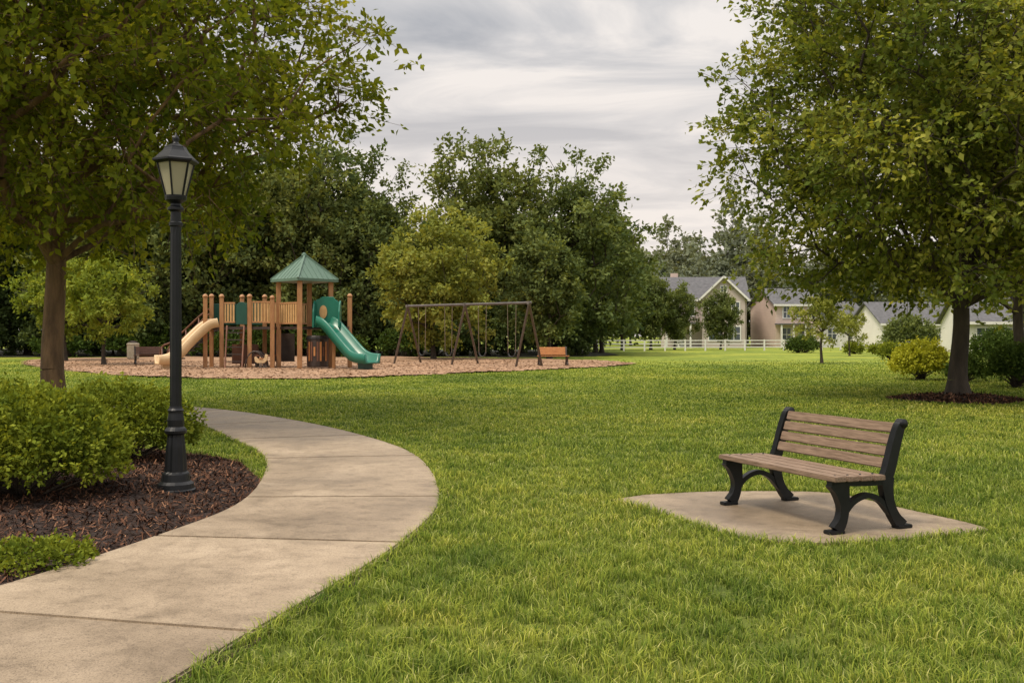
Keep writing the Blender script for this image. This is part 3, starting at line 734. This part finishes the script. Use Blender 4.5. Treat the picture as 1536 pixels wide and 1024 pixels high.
# ---------------------------------------------------------------- playground
pg = empty('playground_structure', (-9.4, 45, 0.04))
def post(x, y, h, r=0.095, cap=True):
    box('post', (x, y, h/2), (r*2, r*2, h), M['play_wood'], pg, rz=0.3, bev=0.02)
    if cap: lathe('post_cap', [(0.12, h), (0.125, h+0.04), (0.1, h+0.1), (0.05, h+0.14), (0.01, h+0.15)], M['play_wood'], pg, 12, True, (x, y, 0))
DZ = 1.85
TW = [(-1.15, 0.0), (0.05, -1.15), (1.2, 0.05), (0.0, 1.2)]
for (x, y) in TW: post(x, y, 3.98, 0.105, False)
prism('tower_deck', TW, 'z', DZ-0.12, DZ, M['play_dark'], pg)
apex = (0.03, 0.02, 5.1); e0 = 1.52
cor = [(-e0, 0.02, 3.98), (0.04, -e0, 3.98), (e0+0.03, 0.03, 3.98), (0.02, e0, 3.98)]
mesh('roof', cor + [apex] + [(c[0], c[1], 3.86) for c in cor], [(0, 1, 4), (1, 2, 4), (2, 3, 4), (3, 0, 4), (0, 1, 6, 5), (1, 2, 7, 6), (2, 3, 8, 7), (3, 0, 5, 8), (5, 6, 7, 8)], M['play_roof'], pg)
for k in range(4):
    beam('roof_ridge', cor[k], (apex[0], apex[1], apex[2]+0.02), 0.09, 0.06, M['play_roof'], pg)
    a = Vector(cor[k]); b_ = Vector(cor[(k+1) % 4]); ap = Vector(apex)
    for q in range(1, 8):
        t = q/8; tt = (1-abs(2*t-1))
        s_ = a.lerp(b_, t); e_ = s_ + (ap-(a+b_)/2)*tt
        beam('roof_seam', s_, e_, 0.02, 0.03, M['play_roof'], pg)
lathe('roof_cap', [(0.12, 5.05), (0.1, 5.14), (0.02, 5.2)], M['play_roof'], pg, 8)
def barrier(a, b, z0, z1, n, mat=None):
    a = Vector(a); b = Vector(b)
    beam('rail_top', (a.x, a.y, z1), (b.x, b.y, z1), 0.07, 0.07, M['play_wood'], pg)
    beam('rail_low', (a.x, a.y, z0), (b.x, b.y, z0), 0.07, 0.07, M['play_wood'], pg)
    for i in range(n):
        t = (i+0.5)/n; p = a.lerp(b, t)
        d = (b-a).to_2d(); ang = math.atan2(d.y, d.x)
        box('slat', (p.x, p.y, (z0+z1)/2), (d.length/n*0.62, 0.04, z1-z0-0.02), mat or M['play_slat'], pg, rz=ang)
def panel(a, b, z0, z1, mat, arch=False):
    a = Vector((a[0], a[1])); b = Vector((b[0], b[1])); d = b-a; L = d.length; ang = math.atan2(d.y, d.x)
    if arch:
        poly = [(0, z0), (L, z0), (L, z1-0.25)] + [(L/2+L/2*math.cos(t), z1-0.25+0.25*math.sin(t)) for t in np.linspace(0.2, math.pi-0.2, 8)] + [(0, z1-0.25)]
    else: poly = [(0, z0), (L, z0), (L, z1), (0, z1)]
    o = prism('panel', poly, 'y', -0.03, 0.03, mat, pg, 0.008); o.location = (a.x, a.y, 0); o.rotation_euler = (0, 0, ang); return o
barrier(TW[0], TW[1], DZ+0.15, DZ+1.05, 9)
barrier(TW[0], TW[3], DZ+0.15, DZ+1.05, 8)
LX0, LX1 = -3.55, -1.15
box('left_deck', ((LX0+LX1)/2-0.05, 0.25, DZ-0.06), (LX1-LX0, 1.7, 0.12), M['play_dark'], pg)
for (x, y, h) in [(-3.55, -0.6, 3.15), (-2.3, -0.62, 3.15), (-1.3, -0.55, 3.1), (-3.1, 1.1, 3.2), (-2.05, 1.1, 3.2), (-4.3, 0.4, 3.2), (-4.25, -0.7, 3.15)]: post(x, y, h)
barrier((-2.25, -0.62, 0), (-1.3, -0.55, 0), DZ+0.2, DZ+1.1, 7)
barrier((-2.0, 1.1, 0), (-1.1, 1.1, 0), DZ+0.2, DZ+1.1, 7)
barrier((-3.45, -0.6, 0), (-2.95, -0.61, 0), DZ+0.2, DZ+1.05, 4)
panel((-2.9, -0.6), (-2.4, -0.62), DZ+0.1, DZ+1.1, M['play_green_dark'], True)
panel((-3.1, 1.1), (-2.1, 1.1), DZ+0.1, DZ+1.15, M['play_green_dark'], True)
box('small_deck', (-3.95, -0.12, DZ-0.07), (0.8, 1.1, 0.12), M['play_dark'], pg)
panel((-4.22, 0.42), (-3.2, 1.05), DZ+0.1, DZ+1.05, M['play_green_dark'])
def slide(name, pts, width, wall, mat):
    P = [Vector(p) for p in catmull(pts, 6)]
    prof = [(-width/2-0.05, wall), (-width/2, wall+0.03), (-width/2+0.05, wall-0.02), (-width/2+0.1, 0.05), (-width/4, 0.0), (width/4, 0.0), (width/2-0.1, 0.05), (width/2-0.05, wall-0.02), (width/2, wall+0.03), (width/2+0.05, wall), (width/2+0.03, -0.07), (-width/2-0.03, -0.07)]
    V = []; F = []; m_ = len(prof)
    for i, p in enumerate(P):
        d = (P[min(i+1, len(P)-1)] - P[max(0, i-1)]).normalized()
        side = Vector((d.y, -d.x, 0)).normalized(); up = side.cross(d)
        if up.z < 0: up = -up
        for (s_, u_) in prof: V.append(p + side*s_ + up*u_)
    for i in range(len(P)-1):
        for k in range(m_): F.append((i*m_+k, i*m_+(k+1) % m_, (i+1)*m_+(k+1) % m_, (i+1)*m_+k))
    F.append(tuple(range(m_))); F.append(tuple((len(P)-1)*m_+k for k in range(m_)))
    return mesh(name, V, F, mat, pg, True)
slide('tan_slide', [(-3.75, -0.75, 1.9), (-4.1, -1.0, 1.75), (-4.75, -1.45, 1.0), (-5.15, -1.75, 0.48), (-5.5, -2.0, 0.3), (-5.85, -2.25, 0.28)], 0.7, 0.3, M['play_tan'])
slide('green_slide', [(1.0, -0.8, 1.98), (1.35, -1.05, 1.82), (2.0, -1.5, 1.15), (2.55, -1.9, 0.6), (2.95, -2.2, 0.38), (3.45, -2.55, 0.32)], 0.9, 0.32, M['play_green'])
box('slide_foot', (3.1, -2.25, 0.15), (0.5, 0.4, 0.25), M['play_green_dark'], pg, rz=-0.65)
box('slide_foot', (-5.55, -2.05, 0.12), (0.3, 0.3, 0.24), M['play_tan'], pg, rz=0.6)
post(2.05, 0.1, 3.2); post(1.5, -0.85, 1.8, 0.07, False)
box('slide_deck', (1.35, -0.15, DZ-0.055), (1.1, 0.9, 0.11), M['play_dark'], pg, rz=-0.6)
HO = [(-0.5, 1.8), (0.62, 1.8), (0.64, 2.7), (0.55, 2.95), (0.4, 3.05), (0.3, 3.18), (-0.2, 3.18), (-0.34, 3.08), (-0.46, 3.05), (-0.52, 2.9)]
o = prism('hood_back', [(1.12+a_, b_) for a_, b_ in HO], 'y', -0.56, -0.50, M['play_green'], pg, 0.015)
for sx, nm in ((0.60, 'hood_left'), (1.74, 'hood_right')):
    prism(nm, [(-1.0, 1.8), (-0.49, 1.8), (-0.49, 2.98), (-0.62, 3.0), (-0.8, 2.85), (-0.95, 2.5)], 'x', sx-0.035, sx+0.035, M['play_green'], pg, 0.01)
ov = [(0.98+0.17*math.cos(t), 2.5+0.3*math.sin(t)) for t in np.linspace(0, 2*math.pi, 18)[:-1]]
prism('hood_window', ov, 'y', -0.60, -0.555, M['play_slat'], pg)
lathe('play_barrel', [(0.46, 0.05), (0.48, 0.1), (0.48, 1.4), (0.46, 1.45)], M['play_dark'], pg, 16, center=(0.72, -0.55, 0))
for k in range(9):
    a = -2.5 + k*0.28
    box('barrel_stave', (0.72+0.487*math.cos(a), -0.55+0.487*math.sin(a), 0.75), (0.02, 0.08, 0.85 if k % 3 else 0.4), M['orange'] if k % 2 else M['rail_brown'], pg, rz=a)
lathe('barrel_ring', [(0.5, 1.28), (0.51, 1.3), (0.51, 1.36), (0.5, 1.38)], M['rubber'], pg, 16, center=(0.72, -0.55, 0))
for k in range(8):
    t = k/8; box('step', (-4.45-2.2*t, 0.9+0.9*t, 1.68-1.5*t), (0.32, 0.95, 0.06), M['play_dark'], pg, rz=-0.38)
for off in (-0.5, 0.5):
    pts = [(-4.35, 0.7+off, 2.65), (-4.9, 0.95+off, 2.3), (-5.6, 1.3+off, 1.75), (-6.4, 1.65+off, 1.15), (-6.9, 1.85+off, 0.9), (-7.05, 1.9+off, 0.1)]
    tube('stair_rail', catmull(pts, 5), 0.045, M['rail_brown'], pg, 8)
    tube('stair_rail_low', catmull([(p[0], p[1], max(0.1, p[2]-0.5)) for p in pts[:-1]], 5), 0.035, M['rail_brown'], pg, 8)
    tube('stair_stringer', [(-4.3, 0.8+off, 1.8), (-6.75, 1.85+off, 0.1)], 0.06, M['play_dark'], pg, 6)
    for p in pts[1:5]: tube('baluster', [(p[0], p[1], max(0.05, p[2]-0.85)), (p[0], p[1], p[2])], 0.03, M['rail_brown'], pg, 6)
for k in range(5):
    z = 0.3+0.32*k; box('rung', (-2.9, -0.95+0.06*k, z), (0.75, 0.06, 0.05), M['play_dark'], pg)
for xx in (-3.28, -2.52): tube('climber_side', [(xx, -1.05, 0), (xx, -0.7, 1.9)], 0.04, M['rail_brown'], pg)
for k in range(3):
    aa = np.linspace(0, math.pi, 12)
    tube('arch_climber', [(-2.0+0.42*math.cos(t), -0.9+0.35*k, 0.75*math.sin(t)) for t in aa], 0.035, M['play_dark'], pg, 6)
box('sand_table', (-1.7, -0.25, 0.55), (0.9, 0.6, 0.07), M['rail_brown'], pg, bev=0.01)
for xx in (-2.05, -1.35): box('table_leg', (xx, -0.25, 0.26), (0.07, 0.5, 0.52), M['play_dark'], pg)
box('store_counter', (-2.9, 0.9, 0.6), (1.2, 0.08, 0.9), M['rail_brown'], pg)
box('store_panel', (-1.2, 1.0, 0.9), (1.1, 0.06, 1.3), M['play_dark'], pg)
sr = empty('spring_rider', (-11.0, 43.6, 0.05)); sr.scale = (0.7, 0.7, 0.7)
tube('spring', [(0.09*math.cos(t), 0.09*math.sin(t), 0.02+t*0.013) for t in np.linspace(0, 25, 70)], 0.018, M['steel'], sr, 5)
prism('rider_body', [(-0.35, 0.42), (-0.2, 0.34), (0.2, 0.34), (0.4, 0.5), (0.45, 0.85), (0.3, 0.9), (0.2, 0.62), (-0.15, 0.58), (-0.3, 0.75), (-0.4, 0.7)], 'y', -0.06, 0.06, M['play_tan'], sr, 0.01)
tube('handle', [(0.25, -0.2, 0.75), (0.25, 0.2, 0.75)], 0.018, M['rubber'], sr)
box('rider_seat', (0.02, 0, 0.62), (0.26, 0.24, 0.05), M['orange'], sr, bev=0.01)

# ---------------------------------------------------------------- swing set
A = Vector((-5.45, 52, 0.04)); B = Vector((0.8, 46.6, 0.04)); d = (B-A); Lsw = d.length
sw = empty('swing_set', A, math.atan2(d.y, d.x))
H = 2.98
tube('top_beam', [(-0.12, 0, H), (Lsw+0.12, 0, H)], 0.065, M['steel'], sw, 10)
for i, xx in enumerate((0, Lsw*0.5, Lsw)):
    for s_ in (-1, 1):
        tube('leg', [(xx, 0, H), (xx, s_*0.95, 0)], 0.055, M['steel'], sw, 8)
    box('joint', (xx, 0, H), (0.16, 0.2, 0.16), M['steel'], sw, bev=0.02)
for c_ in (0.13, 0.36, 0.64, 0.87):
    cx = c_*Lsw
    for s_ in (-0.27, 0.27): tube('chain', [(cx+s_, 0, H), (cx+s_*0.85, 0, 0.62)], 0.017, M['chain'], sw, 5)
    tube('seat', catmull([(cx-0.23, 0, 0.62), (cx-0.14, 0, 0.47), (cx, 0, 0.43), (cx+0.14, 0, 0.47), (cx+0.23, 0, 0.62)], 4), 0.035, M['rubber'], sw, 6)
tc = empty('trash_can', (-23.6, 62, 0.05))
lathe('body', [(0.33, 0), (0.36, 0.05), (0.36, 0.85), (0.38, 0.87), (0.38, 0.93), (0.3, 0.97)], M['trash'], tc, 16)
lathe('lid', [(0.3, 0.97), (0.28, 1.05), (0.15, 1.1), (0.02, 1.11)], M['play_dark'], tc, 16)

# ---------------------------------------------------------------- white rail fence
fe = empty('white_fence')
fpts = [(6.6, 94), (33, 100)]
nP = 14
fd = Vector((fpts[1][0]-fpts[0][0], fpts[1][1]-fpts[0][1], 0)); f0 = Vector((fpts[0][0], fpts[0][1], 0))
for k in range(nP):
    p = f0 + fd*(k/(nP-1))
    box('post', (p.x, p.y, 0.55), (0.14, 0.14, 1.1), M['white'], fe)
for z in (0.35, 0.68, 1.0):
    beam('rail', (f0.x, f0.y, z), (f0.x+fd.x, f0.y+fd.y, z), 0.05, 0.10, M['white'], fe)

# ---------------------------------------------------------------- houses
def window(par, x, y, z, w, h):
    box('window_frame', (x, y-0.03, z), (w+0.28, 0.08, h+0.28), M['white'], par)
    box('window_glass', (x, y-0.065, z), (w, 0.05, h), M['glass_dark'], par)
    box('window_mullion', (x, y-0.09, z), (0.07, 0.04, h), M['white'], par)
    box('window_muntin', (x, y-0.095, z), (w, 0.04, 0.07), M['white'], par)
def block(par, x0, x1, y0, y1, h, ridge, axis, mat, ov=0.4, t=0.18, z0=0.0):
    if axis == 'x':
        ym = (y0+y1)/2
        prism('walls', [(y0, z0), (y1, z0), (y1, h), (ym, ridge), (y0, h)], 'x', x0, x1, mat, par)
        sl = (ridge-h)/(ym-y0)
        for s_, (ya) in ((-1, y0), (1, y1)):
            prism('roof', [(ya+s_*ov, h-sl*ov+0.02), (ym, ridge+0.02), (ym, ridge+t), (ya+s_*ov, h-sl*ov+t)], 'x', x0-ov, x1+ov, M['roof'], par)
        box('fascia', ((x0+x1)/2, y0-ov-0.03, h-sl*ov+0.04), (x1-x0+2*ov, 0.05, 0.24), M['white'], par)
    else:
        xm = (x0+x1)/2
        prism('walls', [(x0, z0), (x1, z0), (x1, h), (xm, ridge), (x0, h)], 'y', y0, y1, mat, par)
        sl = (ridge-h)/(xm-x0)
        for s_, xa in ((-1, x0), (1, x1)):
            prism('roof', [(xa+s_*ov, h-sl*ov+0.02), (xm, ridge+0.02), (xm, ridge+t), (xa+s_*ov, h-sl*ov+t)], 'y', y0-ov, y1+ov, M['roof'], par)
            beam('bargeboard', (xa+s_*ov, y0-ov-0.03, h-sl*ov+0.06), (xm, y0-ov-0.03, ridge+0.06), 0.05, 0.22, M['white'], par)
ha = empty('two_storey_house', (23.4, 120, 0), math.radians(-6))
block(ha, -5.0, 4.8, 0, 9, 5.9, 8.6, 'x', M['side_gray'])
block(ha, -0.6, 4.4, -1.6, 4.4, 6.0, 8.4, 'y', M['side_gray'])
window(ha, 0.7, -1.6, 4.7, 0.9, 1.4); window(ha, 2.0, -1.6, 4.7, 0.9, 1.4); window(ha, 3.3, -1.6, 4.7, 0.8, 1.4)
window(ha, -3.8, 0, 4.6, 0.9, 1.4); window(ha, -1.9, 0, 4.6, 0.9, 1.4)
window(ha, 0.9, -1.6, 1.7, 1.4, 1.6); window(ha, 3.1, -1.6, 1.7, 1.4, 1.6); window(ha, 1.9, -1.6, 7.0, 0.6, 0.6)
box('porch_roof', (-3.0, -1.1, 2.95), (4.2, 2.2, 0.18), M['roof'], ha)
for xx in (-4.8, -3.4, -2.0): box('porch_column', (xx, -2.0, 1.42), (0.2, 0.2, 2.84), M['white'], ha)
box('front_door', (-3.0, -0.05, 1.15), (1.0, 0.1, 2.1), M['white'], ha)
box('chimney', (-3.5, 5.5, 8.5), (0.9, 0.9, 1.6), M['side_tan'], ha)
hb = empty('two_storey_house', (34.5, 121, 0), math.radians(8))
block(hb, -2.6, 3.0, 0, 8, 5.3, 7.2, 'x', M['side_tan'])
window(hb, -1.2, 0, 4.3, 0.8, 1.3); window(hb, 0.4, 0, 4.3, 0.8, 1.3); window(hb, 2.0, 0, 4.3, 0.8, 1.3)
window(hb, -1.2, 0, 1.6, 1.0, 1.5); window(hb, 1.3, 0, 1.6, 1.8, 1.5)
block(hb, 3.1, 9.3, 0.8, 7.5, 3.6, 5.6, 'x', M['side_white'])
box('porch_roof', (-0.4, -0.9, 2.85), (4.6, 1.8, 0.16), M['roof'], hb)
for xx in (-2.5, -1.0, 0.5, 1.7): box('porch_column', (xx, -1.6, 1.38), (0.18, 0.18, 2.76), M['white'], hb)
window(hb, 5.0, 0.8, 1.7, 1.0, 1.3); window(hb, 7.6, 0.8, 1.7, 1.0, 1.3)
hc = empty('ranch_house', (46.0, 112, 0), math.radians(5))
block(hc, -4.5, 5.0, 0, 8, 2.9, 5.2, 'x', M['side_white'])
window(hc, -2.4, 0, 1.7, 1.2, 1.2); window(hc, 2.8, 0, 1.7, 1.4, 1.2)
box('garage_door', (0.3, -0.04, 1.15), (2.4, 0.1, 2.2), M['white'], hc)
hd = empty('ranch_house', (43.5, 84, 0), math.radians(-8))
block(hd, -4.8, 6.0, 0, 8, 2.7, 4.7, 'x', M['side_white'])
for xx in (-3.4, -1.2, 1.4, 3.8): window(hd, xx, 0, 1.5, 1.3, 1.2)

# ---------------------------------------------------------------- sky & sun
tos = Vector((-0.45, -0.38, 1.0)).normalized()
elev = math.asin(tos.z); azim = math.atan2(tos.x, tos.y)
W = bpy.data.worlds.new("World"); SC.world = W; W.use_nodes = True
nt = W.node_tree; nt.nodes.clear()
sky = N(nt, 'ShaderNodeTexSky', sky_type='NISHITA'); sky.sun_disc = False
sky.sun_elevation = elev; sky.sun_rotation = azim
skyc = mixc(nt, sky.outputs[0], (0.09, 0.09, 0.09), 1, 'MULTIPLY')
tcn = N(nt, 'ShaderNodeTexCoord'); sp = N(nt, 'ShaderNodeSeparateXYZ'); nt.links.new(tcn.outputs['Generated'], sp.inputs[0])
zz = mathn(nt, 'ADD', mathn(nt, 'MAXIMUM', sp.outputs[2], 0.0), 0.10)
u = mathn(nt, 'DIVIDE', sp.outputs[0], zz); v = mathn(nt, 'DIVIDE', sp.outputs[1], zz)
cb = N(nt, 'ShaderNodeCombineXYZ'); nt.links.new(mathn(nt, 'MULTIPLY', u, 0.55), cb.inputs[0]); nt.links.new(v, cb.inputs[1]); cb.inputs[2].default_value = 7.1
n1 = noise_tex(nt, cb.outputs[0], 1.9, 7, 0.56, 0.9); n2 = noise_tex(nt, cb.outputs[0], 0.8, 2, 0.5, 0.3)
cf = mathn(nt, 'ADD', mathn(nt, 'MULTIPLY', n1.outputs[0], 0.55), mathn(nt, 'MULTIPLY', n2.outputs[0], 0.45))
cr_ = ramp(nt, [(0.40, (0.46, 0.47, 0.50)), (0.49, (0.68, 0.665, 0.665)), (0.57, (0.95, 0.89, 0.84))], cf)
hz = ramp(nt, [(0.0, (1, 1, 1)), (0.14, (0.6, 0.6, 0.6)), (0.30, (0, 0, 0))], sp.outputs[2])
c = mixc(nt, cr_.outputs[0], (0.97, 0.86, 0.78), mathn(nt, 'MULTIPLY', hz.outputs[0], 0.8))
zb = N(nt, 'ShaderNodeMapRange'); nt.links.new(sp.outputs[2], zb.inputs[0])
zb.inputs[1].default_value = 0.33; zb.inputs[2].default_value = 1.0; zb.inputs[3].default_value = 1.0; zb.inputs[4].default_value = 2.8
c = mixc(nt, skyc, c, 0.94)
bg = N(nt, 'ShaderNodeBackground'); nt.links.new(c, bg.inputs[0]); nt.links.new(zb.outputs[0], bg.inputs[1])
o = N(nt, 'ShaderNodeOutputWorld'); nt.links.new(bg.outputs[0], o.inputs[0])
sun = bpy.data.lights.new('sun', 'SUN'); sun.energy = 3.0; sun.angle = math.radians(14); sun.color = (1.0, 0.88, 0.7)
so = bpy.data.objects.new('sun', sun); COL.objects.link(so); so.rotation_euler = tos.to_track_quat('Z', 'Y').to_euler(); so.location = (0, 0, 40)

# ---------------------------------------------------------------- camera
cam = bpy.data.cameras.new('camera'); co = bpy.data.objects.new('camera', cam); COL.objects.link(co)
co.location = (0, 0, 1.5); co.rotation_euler = (math.radians(90), 0, 0)
cam.lens = 35; cam.sensor_width = 36; cam.shift_y = -0.006; cam.clip_end = 3000; cam.clip_start = 0.05
SC.camera = co
SC.view_settings.view_transform = 'Standard'; SC.view_settings.look = 'None'; SC.view_settings.exposure = 0
